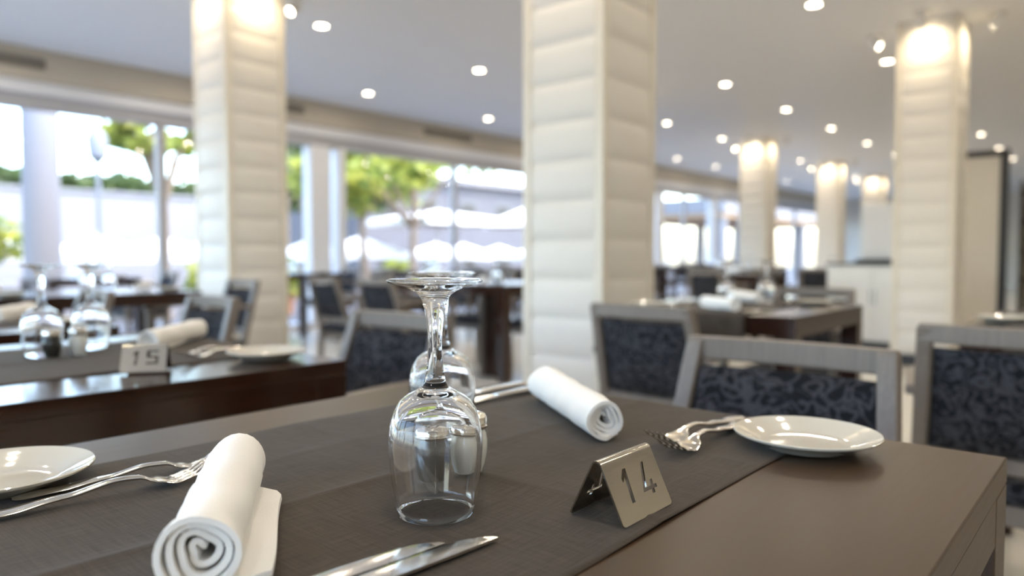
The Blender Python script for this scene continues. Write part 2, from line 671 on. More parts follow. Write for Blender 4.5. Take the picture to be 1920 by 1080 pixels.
sp_data = bpy.data.lights.new('spot_beam', 'SPOT')
sp_data.energy = 10
sp_data.spot_size = math.radians(115)
sp_data.spot_blend = .8
sp_data.shadow_soft_size = .03
sp_data.color = (1, .80, .52)
can_me = MB().lathe([(0, .05), (.03, .05), (.034, .045), (.036, -.05), (.031, -.05), (.029, -.03), (0, -.03)], 20).mesh('housing')
bulb_me = MB().lathe([(0, -.036), (.028, -.036), (.028, -.031), (0, -.031)], 16).mesh('lens')
plate_me = boxm('mount_plate', -.06, .06, -.06, .06, -.012, 0, .004)
arm_me = boxm('bracket', -.008, .008, -.006, .006, -.05, -.01)
for (cx, cy, nm) in [(-4.966, 2.779, 'the left padded column'), (-1.378, 7.128, 'the column by the screen'), (-2.043, 2.969, 'the nearest padded column'), (-4.966, 12.28, 'the column beyond the middle tables'),
                     (-4.966, 16.18, 'the padded column beside the counter'), (-4.966, 19.53, 'the farthest padded column'), (-4.966, 7.53, 'the hidden padded column')]:
    for dx, dy, side in ((0, -1, 'near face'), (1, 0, 'hall-side face'), (-1, 0, 'window-side face'), (0, 1, 'rear face')):
        dd = .46
        p = Vector((cx + dx * dd, cy + dy * dd, CZ))
        t = thing('spotlight', 'small ceiling spotlight aimed at the %s of %s' % (side, nm), 'spotlight', p, 0, 'spotlights washing the columns')
        obj('mount_plate', plate_me, 'white_lacquer', t)
        obj('bracket', arm_me, 'white_lacquer', t)
        aim = Vector((-dx * .30, -dy * .30, -.22))
        q = aim.to_track_quat('-Z', 'Y').to_euler()
        h = obj('housing', can_me, 'white_lacquer', t, (0, 0, -.075), q)
        obj('lens', bulb_me, 'spot_glow', h)
        l = bpy.data.objects.new('beam', sp_data)
        C.objects.link(l)
        l.parent = h
        l.location = (0, 0, -.045)


# ------------------------------------------------------------------ furniture prototypes
TW, TL, TH, AP, LG = .713, .72, .75, .066, .062


def copy_tree(o, parent=None):
    c = o.copy()
    C.objects.link(c)
    c.parent = parent
    for ch in o.children:
        copy_tree(ch, c)
    return c


top_me = boxm('table_top', -TW / 2, TW / 2, -TL / 2, TL / 2, TH - .024, TH, .0015)
apx_me = boxm('apron', -TW / 2 + LG, TW / 2 - LG, -.011, .011, TH - AP, TH - .0242)
apy_me = boxm('apron', -.011, .011, -TL / 2 + LG, TL / 2 - LG, TH - AP, TH - .0242)
leg_me = boxm('leg', -LG / 2, LG / 2, -LG / 2, LG / 2, 0, TH - .0242, .0015)


def table(cx, cy, label, wood_name='table_wood'):
    t = thing('dining_table', label, 'table', (cx, cy, 0), 0, 'square dark wood dining tables')

    def mk(name, me, loc=(0, 0, 0)):
        key = me.name + wood_name
        if key not in bpy.data.meshes:
            m2 = me.copy()
            m2.name = key
            m2.materials.clear()
            m2.materials.append(MATS[wood_name])
        return obj(name, bpy.data.meshes[key], None, t, loc)
    mk('table_top', top_me)
    for sg in (-1, 1):
        mk('apron', apx_me, (0, sg * (TL / 2 - .0115), 0))
        mk('apron', apy_me, (sg * (TW / 2 - .0115), 0, 0))
        for s2 in (-1, 1):
            mk('leg', leg_me, (sg * (TW / 2 - LG / 2), s2 * (TL / 2 - LG / 2), 0))
    return t


def make_chair():
    """origin on the floor under the seat; backrest on the +Y side"""
    t = thing('dining_armchair', '', 'chair')

    def hw(z):
        return .186 - max(0, z - .42) * .080

    def yb(z):
        return .163 + max(0, z - .42) * .30 - .03 * (1 - min(1, z / .42)) * 0 + (.03 * (1 - z / .42) if z < .42 else 0)
    ZT = .789
    for sx in (-1, 1):
        zs = [0, .2, .42, .55, .68, ZT]
        obj('back_post', MB().sweep([(sx * hw(z), yb(z), z) for z in zs], [(.015, 0, 0)] * 6, [(0, .017, 0)] * 6).mesh('back_post', bevel=.004), 'chair_wood', t)
        obj('front_leg', MB().sweep([(sx * .214, -.19, 0), (sx * .218, -.19, .42), (sx * .230, -.185, .632)], [(.015, 0, 0)] * 3, [(0, .018, 0)] * 3).mesh('front_leg', bevel=.004), 'chair_wood', t)
        n = 7
        pts = []
        for i in range(n):
            u = i / (n - 1)
            pts.append((sx * (hw(.65) + .016 + .048 * math.sin(u * PI * .62)), yb(.65) - u * (yb(.65) + .215), .640 + .012 * math.sin(u * PI) - .006 * u))
        obj('armrest', MB().sweep(pts, [(.019, 0, 0)] * n, [(0, 0, .011)] * n).mesh('armrest', bevel=.005), 'chair_wood', t)

    def rail(name, z0, z1, bow, th):
        n = 9
        pts, rs, us = [], [], []
        zc = (z0 + z1) / 2
        for i in range(n):
            u = -1 + 2 * i / (n - 1)
            pts.append((u * (hw(zc) - (.004 if z1 < .78 else -.013)), yb(zc) + bow * (1 - u * u), zc))
            rs.append((0, th, 0))
            us.append((0, 0, (z1 - z0) / 2))
        obj(name, MB().sweep(pts, rs, us).mesh(name, bevel=.004), 'chair_wood', t)
    rail('top_rail', ZT - .036, ZT + .004, .020, .013)
    rail('lower_rail', .478, .512, .014, .012)
    # upholstered back pad, bowed like the rails
    z0, z1 = .515, .742
    nu, nv = 9, 6
    v, f = [], []
    for side in (-1, 1):
        for j in range(nv):
            t_ = j / (nv - 1)
            z = z0 + (z1 - z0) * t_
            for i in range(nu):
                u = -1 + 2 * i / (nu - 1)
                puff = (1 - abs(u) ** 4) ** .5 * (1 - abs(2 * t_ - 1) ** 4) ** .5
                v.append((u * (hw(z) - .018), yb(z) + .018 * (1 - u * u) + side * (.007 + .011 * puff), z))
    k = nu * nv
    for s_ in (0, 1):
        for j in range(nv - 1):
            for i in range(nu - 1):
                f.append((s_ * k + j * nu + i, s_ * k + j * nu + i + 1, s_ * k + (j + 1) * nu + i + 1, s_ * k + (j + 1) * nu + i))
    loop = [i for i in range(nu)] + [(j + 1) * nu - 1 for j in range(1, nv)] + [(nv - 1) * nu + i for i in range(nu - 2, -1, -1)] + [j * nu for j in range(nv - 2, 0, -1)]
    for a, b_ in zip(loop, loop[1:] + loop[:1]):
        f.append((a, b_, b_ + k, a + k))
    obj('back_pad', finish('back_pad', v, f, 70), 'upholstery', t)
    obj('seat', boxm('seat', -.205, .205, -.215, .172, .40, .455, .018, 6), 'upholstery', t)
    obj('seat_frame', boxm('seat_frame', -.20, .20, -.20, .165, .355, .40, .004), 'chair_wood', t)
    return t


chair0 = make_chair()
chair_used = [False]


def chair(cx, cy, face, label, group='grey armchairs with dark patterned backs', jit=0):
    """cx, cy seat centre; face 'S': backrest towards +Y; 'N' backrest towards -Y; 'E'/'W' accordingly; or an angle"""
    rz = {'S': 0, 'N': PI, 'E': PI / 2, 'W': -PI / 2}.get(face, face)
    t = copy_tree(chair0) if chair_used[0] else chair0
    chair_used[0] = True
    t.location = (cx, cy, 0)
    t.rotation_euler = (0, 0, rz + jit)
    t['label'] = label
    t['group'] = group
    return t


# ------------------------------------------------------------------ tableware prototypes
def runner(cx, cy, label, w=.455, creases=True, hang=.085, res=.006, L=TL, seed=1):
    rnd = random.Random(seed)
    half = L / 2
    ny = int((L + 2 * hang) / res)
    nxn = int(w / res)
    v, f = [], []
    ph = [rnd.uniform(0, 6.28) for _ in range(6)]
    for j in range(ny + 1):
        s = -half - hang + (L + 2 * hang) * j / ny
        for i in range(nxn + 1):
            x = -w / 2 + w * i / nxn
            z = .0016
            if creases:
                def ridge(d, a, wd):
                    return a * math.exp(-abs(d) / wd)
                z += ridge(x + .003 * math.sin(s * 9), .0027, .010) * (1 if s < .04 else .6)
                z += ridge(s + .002 * math.sin(x * 15), .0024, .011) * (1 if x > .0 else .7)
                z += .0006 * (math.sin(x * 34 + ph[0] + 3 * s) * math.sin(s * 21 + ph[1]) + .7 * math.sin(x * 13 + s * 27 + ph[2]))
                z += .0006
                z += ridge(s - .175, .0007, .01) + ridge(s + .18, .0008, .01) + ridge(x + .117, .0008, .010)
                e = min(w / 2 - abs(x), .02) / .02
                z = .0010 + (z - .0010) * (.25 + .75 * e) + (1 - e) * .0012 * max(0, math.sin(s * 19 + ph[3]))
                z = max(z, .0011)
            wob = .0012 * math.sin(s * 14 + ph[4]) if abs(x) > w / 2 - 1e-6 else 0
            a = abs(s) - half
            if a <= 0:
                v.append((x + wob, s, z))
            else:
                sg = 1 if s > 0 else -1
                # over the edge: quarter turn of 6 mm then down with soft folds
                rr = .005
                if a < rr * PI / 2:
                    t_ = a / rr
                    v.append((x, sg * (half + rr * math.sin(t_)), z - rr * (1 - math.cos(t_))))
                else:
                    d = a - rr * PI / 2
                    v.append((x, sg * (half + rr + .004 * math.sin(x * 16 + ph[5]) * min(1, d / .05) * .8 + .003 * min(1, d / .05)), z - rr - d))
    n = nxn + 1
    for j in range(ny):
        for i in range(nxn):
            f.append((j * n + i, j * n + i + 1, (j + 1) * n + i + 1, (j + 1) * n + i))
    me = bpy.data.meshes.new('table_runner')
    me.from_pydata(v, [], f)
    me.shade_smooth()
    o = obj('table_runner', me, 'linen', None, (cx, cy, TH))
    md = o.modifiers.new('thickness', 'SOLIDIFY')
    md.thickness = .0009
    md.offset = -1
    return tag(o, label, 'table runner', 'taupe linen runners')


# wine glass, standing upside down on its rim
def glass_prof():
    out = [(.0272, .0006), (.0285, .008), (.0308, .020), (.0328, .034), (.0337, .047), (.0335, .056), (.0322, .066), (.0294, .0755), (.0250, .0825), (.0190, .0872), (.0135, .0898), (.0098, .0922), (.0076, .0962), (.0062, .103), (.0053, .112), (.0048, .122), (.0052, .132), (.0063, .1415), (.0076, .149), (.0090, .1545), (.0112, .1585), (.0155, .1617), (.0220, .1645), (.0290, .1664), (.0332, .1676), (.0341, .1686), (.0337, .1697), (.0320, .1702), (.0240, .1702), (.0150, .1696), (.0080, .1688), (0, .1683)]
    inn = [(0, .0862), (.006, .0860), (.0125, .0845), (.0180, .0818), (.0237, .0776), (.0280, .0715), (.0307, .064), (.0321, .0555), (.0325, .047), (.0317, .034), (.0297, .020), (.0274, .008), (.0263, .0006), (.0267, .0001)]
    return inn + [(.0269, .0001)] + out


glass_me = MB().lathe([(r, z * .985) for r, z in glass_prof()], 64).mesh('wine_glass', 80)


def glass(x, y, label, z=.0026):
    o = obj('wine_glass', glass_me, 'wine_glass', None, (x, y, TH + z))
    return tag(o, label, 'wine glass', 'upturned wine glasses')


jar_me = MB().lathe([(0, .001), (.0108, .0), (.0118, .0012), (.0138, .009), (.0156, .019), (.0160, .027), (.0150, .034), (.0128, .0392), (.0125, .0420), (.0112, .0420), (.0113, .0385), (.0134, .0335), (.0144, .027), (.0142, .019), (.0124, .009), (.0104, .0026), (0, .0022)], 40, flute=.055, nf=10).mesh('jar', 25)
fill_me = MB().lathe([(0, .0028), (.0099, .0029), (.0120, .009), (.0138, .019), (.0141, .027), (.0131, .0333), (.0112, .0382), (0, .0386)], 40, flute=.055, nf=10).mesh('fill', 60)
cap_me = MB().lathe([(.0132, .0385), (.0136, .0390), (.0136, .0405), (.0128, .0412), (.0132, .0420), (.0137, .0426), (.0134, .0470), (.0120, .0496), (.0080, .0512), (0, .0518)], 32).mesh('cap', 40)
hole_me = MB().lathe([(0, .0006), (.0008, .0006), (.0008, -.0006), (0, -.0006)], 8).mesh('hole')


def shaker(x, y, kind, label):
    t = thing(kind + '_shaker', label, 'shaker', (x, y, TH + .0028), 0, 'salt and pepper shakers')
    t.scale = (1.1, 1.1, 1.04)
    obj('jar', jar_me, 'jar_glass', t)
    me = fill_me
    key = 'fill_' + kind
    if key not in bpy.data.meshes:
        m2 = fill_me.copy()
        m2.name = key
        m2.materials.clear()
        m2.materials.append(MATS[kind])
    obj('contents', bpy.data.meshes[key], None, t)
    c = obj('cap', cap_me, 'steel', t)
    for k in range(5):
        a = 2 * PI * k / 5
        obj('pour_hole', hole_me, 'black_base', c, (.005 * math.cos(a), .005 * math.sin(a), .0513))
    return t


# plate
plate_prof = [(0, .0030), (.030, .0030), (.040, .0032), (.0445, .0045), (.0500, .0075), (.0580, .0108), (.0650, .0138), (.0676, .0153), (.0684, .0146), (.0680, .0131), (.0640, .0112), (.0560, .0078), (.0480, .0038), (.0430, .0006), (.0410, 0), (.0385, 0), (.0370, .0010), (0, .0012)]
plate_me = MB().lathe(plate_prof, 72).mesh('plate', 60)


def plate(x, y, label, z=.002):
    o = obj('side_plate', plate_me, 'porcelain', None, (x, y, TH + z))
    return tag(o, label, 'plate', 'white side plates')


# cutlery, lying along +Y (handle end at y = 0, tip at +Y), built as flattened elliptical strips
def strip(stations, n=10):
    """stations: (y, xc, half_width, z, half_thickness)"""
    v, f = [], []
    for (y, xc, w, z, t_) in stations:
        for k in range(n):
            a = 2 * PI * k / n
            ca, sa = math.cos(a), math.sin(a)
            v.append((xc + w * math.copysign(abs(ca) ** .7, ca), y, z + t_ * math.copysign(abs(sa) ** .8, sa)))
    m = len(stations)
    for i in range(m - 1):
        for k in range(n):
            k2 = (k + 1) % n
            f.append((i * n + k, i * n + k2, (i + 1) * n + k2, (i + 1) * n + k))
    f.append(tuple(range(n - 1, -1, -1)))
    f.append(tuple((m - 1) * n + k for k in range(n)))
    return MB().add(v, f)


def interp(tab, x):
    for (a, fa), (b, fb) in zip(tab[:-1], tab[1:]):
        if x <= b:
            u = (x - a) / (b - a)
            u = u * u * (3 - 2 * u)
            return fa + (fb - fa) * u
    return tab[-1][1]


FZ = [(0, .0030), (.03, .0042), (.07, .0070), (.105, .0118), (.118, .0112), (.134, .0062), (.146, .0034), (.160, .0062), (.172, .0115), (.182, .0175)]
FWd = [(0, .0040), (.004, .0080), (.012, .0098), (.035, .0078), (.08, .0042), (.110, .0031), (.122, .0040), (.132, .0098), (.139, .0117), (.182, .0112)]
FT = [(0, .0010), (.01, .0013), (.09, .0019), (.115, .0019), (.135, .0011), (.182, .0009)]


def seq(a, b, n):
    return [a + (b - a) * i / (n - 1) for i in range(n)]


handle_f = strip([(y, 0, interp(FWd, y), interp(FZ, y), interp(FT, y)) for y in [0, .001, .0025, .005, .009] + seq(.015, .121, 22)]).mesh('fork_handle', 60)
head_f = strip([(y, 0, interp(FWd, y), interp(FZ, y), interp(FT, y)) for y in seq(.1205, .147, 12)]).mesh('fork_head', 60)
tines_f = []
for k in range(4):
    st = []
    for i, y in enumerate(seq(.1465, .182, 10)):
        u = i / 9
        st.append((y, (-1.5 + k) * (.0063 - .0003 * u), .00225 - .0009 * u, interp(FZ, y), .0010 - .0003 * u))
    tines_f.append(strip(st, 8).mesh('tine', 60))

KW = [(0, .0060), (.004, .0090), (.03, .0092), (.075, .0066), (.092, .0058)]
handle_k = strip([(y, 0, interp(KW, y), .0042 + .0006 * math.sin(y * 30), .0026 - .0006 * y / .09) for y in [0, .001, .003, .006] + seq(.012, .092, 14)]).mesh('knife_handle', 60)


def blade_st(y):
    u = (y - .090) / .115
    top = .0062 + .0030 * min(1, u * 6) + .0008 * math.sin(u * PI)
    bot = -.0058 - .0012 * math.sin(min(1, u * 1.2) * PI)
    if u > .72:
        q = (u - .72) / .28
        bot = bot + (top - bot) * (1 - math.sqrt(max(0, 1 - q ** 2.2))) * .97
    return top, bot


bst = []
for y in seq(.090, .195, 16) + [.198, .2005, .2025, .204, .2048]:
    tp, bt = blade_st(y)
    bst.append((y, (tp + bt) / 2, max(.0003, (tp - bt) / 2), .0042 - .0022 * (y - .09) / .11, .0009))
bv, bf = [], []
for (y, xc, w_, z, t_) in bst:
    bv += [(xc - w_, y, z - .0002), (xc - w_, y, z + .0002), (xc - w_ * .55, y, z + t_), (xc + w_, y, z + t_), (xc + w_, y, z - t_)]
for i in range(len(bst) - 1):
    for k in range(5):
        k2 = (k + 1) % 5
        bf.append((i * 5 + k, i * 5 + k2, (i + 1) * 5 + k2, (i + 1) * 5 + k))
bf += [(4, 3, 2, 1, 0), tuple((len(bst) - 1) * 5 + k for k in range(5))]
blade_k = finish('knife_blade', bv, bf, 15)


def fork(x, y, rz, label, z=.0028, tilt=0):
    t = thing('fork', label, 'fork', (x, y, TH + z), rz, 'table forks')
    t.rotation_euler[0] = tilt
    obj('handle', handle_f, 'steel', t)
    h = obj('head', head_f, 'steel', t)
    for m in tines_f:
        obj('tine', m, 'steel', h)
    return t


def knife(x, y, rz, label, z=.0028):
    t = thing('knife', label, 'knife', (x, y, TH + z), rz, 'table knives')
    obj('handle', handle_k, 'steel', t)
    obj('blade', blade_k, 'steel', t)
    return t


# rolled napkin: a spiral ribbon swept along +Y, free flap to +X
def napkin_mesh(L=.20, R=.0235, turns=3.3, flap=.03, seed=3, flap_from=0., flap_to=.72, core=.004, squash=.94):
    rnd = random.Random(seed)
    thick = .0035
    cl = []
    n = int(turns * 26)
    a0 = 2 * PI * (1 - (turns % 1))
    for i in range(n + 1):
        u = i / n
        a = a0 + (2 * PI * math.ceil(turns) - a0) * u
        r = core + (R - thick - core) * u ** .85
        r *= 1 + .22 * (1 - u) * math.sin(2 * a + 1) + .09 * (1 - u) * math.sin(3 * a + seed) + .02 * math.sin(3 * a)
        cl.append((r * math.sin(a), R - r * math.cos(a) * squash - (R * (1 - squash)), u))
    m = 8
    x0, z0, _ = cl[-1]
    for i in range(1, m + 1):
        u = i / m
        cl.append((x0 + u, z0, 1 + u))       # flap: x is scaled by the station's flap width below
    nst = 18
    ph = [rnd.uniform(0, 6.28) for _ in range(8)]
    v, f = [], []
    for j in range(nst + 1):
        t_ = j / nst
        sc = 1 + .035 * math.sin(t_ * 5 + ph[0]) + .02 * math.sin(t_ * 11 + ph[1]) - .03 * t_
        fw = flap * max(0.05, 1 - max(0, (t_ - flap_to)) / max(.02, 1 - flap_to) * 1.0) if t_ > flap_to else flap * (.96 + .04 * math.sin(t_ * 6 + ph[2]))
        P = []
        for (x, z, u) in cl:
            if u <= 1:
                px, pz = x * sc, (z - 0) * sc
                a = math.atan2(x, R - z)
                wr = .0007 * math.sin(t_ * 16 + a * 2 + ph[3]) + .0005 * math.sin(t_ * 30 - a * 3 + ph[4])
                px += wr * math.sin(a)
                pz += -wr * math.cos(a) if z > R * .4 else 0
                yy = t_ * L + (1 - t_ * 2) * .010 * (1 - u) * (1 if t_ < .5 else .6) + .0015 * math.sin(u * 20 + ph[5])
            else:
                q = u - 1
                px = x0 * sc + q * fw
                pz = z0 * sc + .0012 * math.sin(q * 2.6 + t_ * 7 + ph[6]) * q + .0026 * q
                yy = t_ * L + .012 * q * (1 - t_)
            P.append(Vector((px, yy, max(pz, .0009))))
        for i, p in enumerate(P):
            d = P[min(i + 1, len(P) - 1)] - P[max(i - 1, 0)]
            nn = Vector((-d.z, 0, d.x))
            nn = nn.normalized() if nn.length > 1e-9 else Vector((0, 0, 1))
            v.append(p + nn * thick * .5)
            v.append(p - nn * thick * .5)
    k = len(cl)
    for j in range(nst):
        for i in range(k - 1):
            a, b_, c_, d_ = (j * k + i) * 2, (j * k + i + 1) * 2, ((j + 1) * k + i + 1) * 2, ((j + 1) * k + i) * 2
            f.append((a, b_, c_, d_))
            f.append((a + 1, d_ + 1, c_ + 1, b_ + 1))
        for i in (0, k - 1):
            a, d_ = (j * k + i) * 2, ((j + 1) * k + i) * 2
            f.append((a, a + 1, d_ + 1, d_) if i else (a, d_, d_ + 1, a + 1))
    for j in (0, nst):
        for i in range(k - 1):
            a, b_ = (j * k + i) * 2, (j * k + i + 1) * 2
            f.append((a, a + 1, b_ + 1, b_) if j == 0 else (a, b_, b_ + 1, a + 1))
    return finish('napkin', v, f, 55)


nap_far = napkin_mesh(.225, .0245, 3.6, .018, 5, flap_to=.25)
nap_near = napkin_mesh(.186, .0258, 3.6, .036, 9, flap_to=.80, core=.003)


def napkin(x, y, rz, label, me=None, z=.0026):
    o = obj('rolled_napkin', me or nap_far, 'cotton', None, (x, y, TH + z), (0, 0, rz))
    return tag(o, label, 'napkin', 'rolled white napkins')


# folded steel number stand with digits cut right through
def bar(x0, y0, x1, y1, w):
    d = Vector((x1 - x0, y1 - y0)).normalized() * w / 2
    n = Vector((-d.y, d.x))
    return [(x0 + n.x, y0 + n.y), (x1 + n.x, y1 + n.y), (x1 - n.x, y1 - n.y), (x0 - n.x, y0 - n.y)]


ONE = [(.325, .17), (.385, .17), (.350, .72), (.290, .72), (.317, .30), (.262, .375), (.256, .30)]
FOUR = [(.690, .175), (.745, .175), (.640, .585), (.728, .585), (.741, .49), (.795, .49), (.782, .585), (.838, .585), (.838, .645), (.774, .645), (.766, .715), (.712, .715), (.720, .645), (.555, .645)]
FIVE = [(.56, .18), (.82, .18), (.82, .245), (.625, .245), (.622, .395), (.82, .395), (.82, .70), (.555, .70), (.555, .635), (.755, .635), (.755, .46), (.555, .46)]


def stand_mesh(digits, Wd=.067, b=.0225, xr=.0034, zr=.0392, th=.0012, rad=.0046):
    M = MB()
    Ls = math.hypot(b - xr, zr)
    dirx, dirz = (b - xr) / Ls, -zr / Ls
    nx_, nz_ = zr / Ls, (b - xr) / Ls
    for sgn in (1, -1):
        def P(s, t_, depth):
            x = xr + dirx * t_ * Ls + nx_ * depth
            z = zr + dirz * t_ * Ls + nz_ * depth
            y = s * Wd if sgn > 0 else (1 - s) * Wd
            return Vector((x * sgn, y - Wd / 2, max(0, z)))
        rc = .05
        outer = [(0, 0)]
        for k in range(5):
            a = PI / 2 * k / 4
            outer.append((rc - rc * math.cos(a), 1 - rc + rc * math.sin(a)))
        for k in range(5):
            a = PI / 2 * k / 4
            outer.append((1 - rc + rc * math.sin(a), 1 - rc + rc * math.cos(a)))
        outer.append((1, 0))
        loops = [outer] + [list(d) for d in digits]
        flat = [p for l in loops for p in l]
        tris = tessellate_polygon([[Vector((p[0], p[1], 0)) for p in l] for l in loops])
        n = len(flat)
        v = [P(p[0], p[1], th / 2) for p in flat] + [P(p[0], p[1], -th / 2) for p in flat]
        f = [tuple(t) for t in tris] + [tuple(i + n for i in reversed(t)) for t in tris]
        base = 0
        for li, l in enumerate(loops):
            m = len(l)
            for i in range(m):
                if li == 0 and i == m - 1:
                    continue
                a, c = base + i, base + (i + 1) % m
                f.append((a, c, c + n, a + n))
            base += m
        M.add(v, f)
    # the bend over the ridge
    ang = math.atan2(nz_, nx_)
    steps = 10
    ro = xr / math.cos(ang) if math.cos(ang) > .2 else xr
    cz = zr - ro * math.sin(ang)
    v, f = [], []
    for i in range(steps + 1):
        a = ang + (PI - 2 * ang) * i / steps
        for d in (th / 2, -th / 2):
            for y in (-Wd / 2, Wd / 2):
                v.append(((ro + d) * math.cos(a), y, cz + (ro + d) * math.sin(a)))
    for i in range(steps):
        q = i * 4
        f += [(q, q + 1, q + 5, q + 4), (q + 2, q + 6, q + 7, q + 3), (q, q + 4, q + 6, q + 2), (q + 1, q + 3, q + 7, q + 5)]
    M.add(v, f)
    me = finish('number_stand', M.v, M.f, 30)
    bm = bmesh.new()
    bm.from_mesh(me)
    bmesh.ops.remove_doubles(bm, verts=bm.verts, dist=1e-5)
    bmesh.ops.recalc_face_normals(bm, faces=bm.faces)
    bm.to_mesh(me)
    bm.free()
    me.shade_smooth()
    me.set_sharp_from_angle(angle=math.radians(30))
    return me


def number_stand(x, y, rz, digits, label):
    o = obj('number_stand', stand_mesh(digits), 'brushed_steel', None, (x, y, TH + .0030), (0, 0, rz))
    return tag(o, label, 'number stand', 'folded steel table numbers')


# ------------------------------------------------------------------ table 14
cx14, cy14 = -.4435, .45
table(cx14, cy14, 'nearest dining table, carrying the number 14 stand', 'table_wood_pale')
runner(-.4735, cy14, 'taupe linen runner with fold creases on the nearest table', res=.004, seed=1)
glass(-.3785, .3580, 'front upturned wine glass on the nearest table, before the shakers', .0030)
glass(-.532, .513, 'rear upturned wine glass on the nearest table, behind the shakers', .0030)
shaker(-.432, .405, 'pepper', 'glass pepper shaker seen through the front upturned wine glass')
shaker(-.424, .440, 'salt', 'glass salt shaker beside the pepper shaker on the nearest table')
plate(-.2415, .724, 'round white side plate beside forks near the number 14 stand', .0012)
plate(-.690, .172, 'round white side plate cut by the left border on the nearest table')
napkin(-.394, .604, math.radians(54), 'rolled white napkin behind the number 14 stand', nap_far)
napkin(-.374, .182, math.radians(55), 'rolled white napkin beside two forks, nearest the viewer', nap_near)
number_stand(-.281, .4515, 0, [ONE, FOUR], 'folded steel stand with cut-out number 14 on the nearest table')
fork(-.336, .790, PI - .05, 'fork with exposed handle end behind its twin, beside napkin and side plate')
fork(-.322, .768, PI + .02, 'fork partly under the side plate, tines toward the number 14 stand')
fork(-.634, .166, -.15, 'fork nearer the left side plate, with its handle end in view', .0028).scale = (.9, .9, .9)
fork(-.602, .120, -.10, 'fork between its twin and the near rolled napkin', .0030)
knife(-.349, .114, -.06, 'table knife nearer the rolled napkin at the bottom of the view')
knife(-.327, .143, -.045, 'table knife nearer the table edge at the bottom of the view')
knife(-.656, .795, PI - .03, 'table knife farther from the napkin behind the upturned glasses')
knife(-.621, .790, PI - .03, 'table knife touching the far rolled napkin behind the glasses')
chair(-.435, .950, 'S', 'armchair drawn up to the nearest table, behind its side plate', jit=.03)

# ------------------------------------------------------------------ table 15
cx15, cy15 = -1.4335, .44
table(cx15, cy15, 'dark wood table carrying the number 15 stand')
runner(-1.4635, cy15, 'taupe linen runner on the table numbered 15', res=.01, seed=2)
glass(-1.513, .452, 'left upturned wine glass on the table numbered 15', .004)
glass(-1.568, .554, 'right upturned wine glass on the table numbered 15', .004)
shaker(-1.475, .455, 'pepper', 'pepper shaker by the left upturned glass on table 15')
shaker(-1.480, .500, 'salt', 'salt shaker between the two upturned glasses on table 15')
plate(-1.195, .712, 'round white side plate near the corner of the table numbered 15')
napkin(-1.440, .608, math.radians(40), 'rolled white napkin lying behind the number 15 stand', nap_far)
number_stand(-1.210, .507, -.63, [ONE, FIVE], 'blurred folded steel stand with cut-out number 15 on the next table')
fork(-1.335, .780, PI + .05, 'fork beside the napkin on the table numbered 15')
fork(-1.295, .775, PI + .12, 'fork beside the side plate on the table numbered 15')
knife(-1.66, .785, PI, 'outer knife on the table numbered 15')
knife(-1.63, .785, PI, 'inner knife on the table numbered 15')
chair(-1.425, .945, 'S', 'armchair drawn up to the far side of the table numbered 15')


# ------------------------------------------------------------------ the other tables
def setting(cx, cy, side, where, full=True):
    """place setting; side +1: diner on the +Y side, -1: on the -Y side"""
    def T(x, y):
        return (cx + side * x, cy + side * y)
    r0 = PI if side > 0 else 0
    x, y = T(.21, .262)
    plate(x, y, 'white side plate %s' % where)
    x, y = T(.04, .16)
    napkin(x, y, math.radians(52) + (0 if side > 0 else PI), 'rolled white napkin %s' % where)
    if full:
        for k, nm in ((0, 'inner'), (1, 'outer')):
            x, y = T(.105 + .025 * k, .335)
            fork(x, y, r0, '%s fork %s' % (nm, where))
            x, y = T(-.175 - .03 * k, .335)
            knife(x, y, r0, '%s knife %s' % (nm, where))


def centre(cx, cy, where, shakers=True):
    glass(cx + .045, cy - .09, 'near upturned wine glass %s' % where)
    glass(cx - .10, cy + .07, 'far upturned wine glass %s' % where)
    if shakers:
        shaker(cx + .0, cy - .04, 'pepper', 'pepper shaker %s' % where)
        shaker(cx + .01, cy + .005, 'salt', 'salt shaker %s' % where)


# (cx, cy, phrase, runner, settings, glasses, chairs)
TABS = [
    (-2.4235, .44, 'on the table past number 15', True, (1,), True, 'S'),
    (-3.4135, .44, 'on the table at the left border', True, (1,), True, 'S'),
    (-1.145, 2.61, 'on the table beside the nearest padded column', True, (-1, 1), False, 'SN'),
    (.0, 2.61, 'on the table at the right border', True, (), False, 'N'),
    (-4.135, 1.52, 'on the table before the left padded column', False, (1,), True, 'S'),
    (-4.135, .79, 'on the table joined to the left column table', False, (1,), True, ''),
    (-3.4165, 3.86, 'on the table behind the upturned glasses', False, (-1,), True, 'SN'),
    (-4.1300, 3.86, 'on the table behind two armchairs', False, (-1,), True, 'SN'),
]
for cx, cy, ph, rn, sets, gl, chs in TABS:
    table(cx, cy, 'dark wood table ' + ph.replace('on the table ', '', 1).replace('on the ', '', 1))
    if rn:
        runner(cx - .03, cy, 'taupe linen runner ' + ph, res=.014, seed=int(abs(cx * 100)))
    for sd_ in sets:
        setting(cx, cy, sd_, ('on the far side ' if sd_ > 0 else 'on the near side ') + 'of ' + ph[3:], full=abs(cx) < 1.5)
    if gl:
        centre(cx, cy, ph, shakers=cx > -3.9)
    for k in chs:
        if cy > 3.5 and k == 'N':
            continue
        d = .50 if k == 'S' else -.50
        dx = -.09 if abs(cx + 2.4235) < .01 else (.045 if cx < -1 and cy == 2.61 else (-.185 if cy == 2.61 else .04))
        chair(cx + dx, cy + d + ((.04 if cx < -1 else -.08) if cy == 2.61 and k == 'N' else (.075 if dx == -.09 else 0)), k, 'armchair on the %s side of the %s' % ('far' if k == 'S' else 'near', ph[7:]), jit=random.uniform(-.05, .05))
plate(-.285, 2.46, 'white side plate on the table at the right border')
glass(-1.19, 2.65, 'left upturned wine glass on the table beside the nearest padded column')
glass(-1.11, 2.84, 'right upturned wine glass on the table beside the nearest padded column')
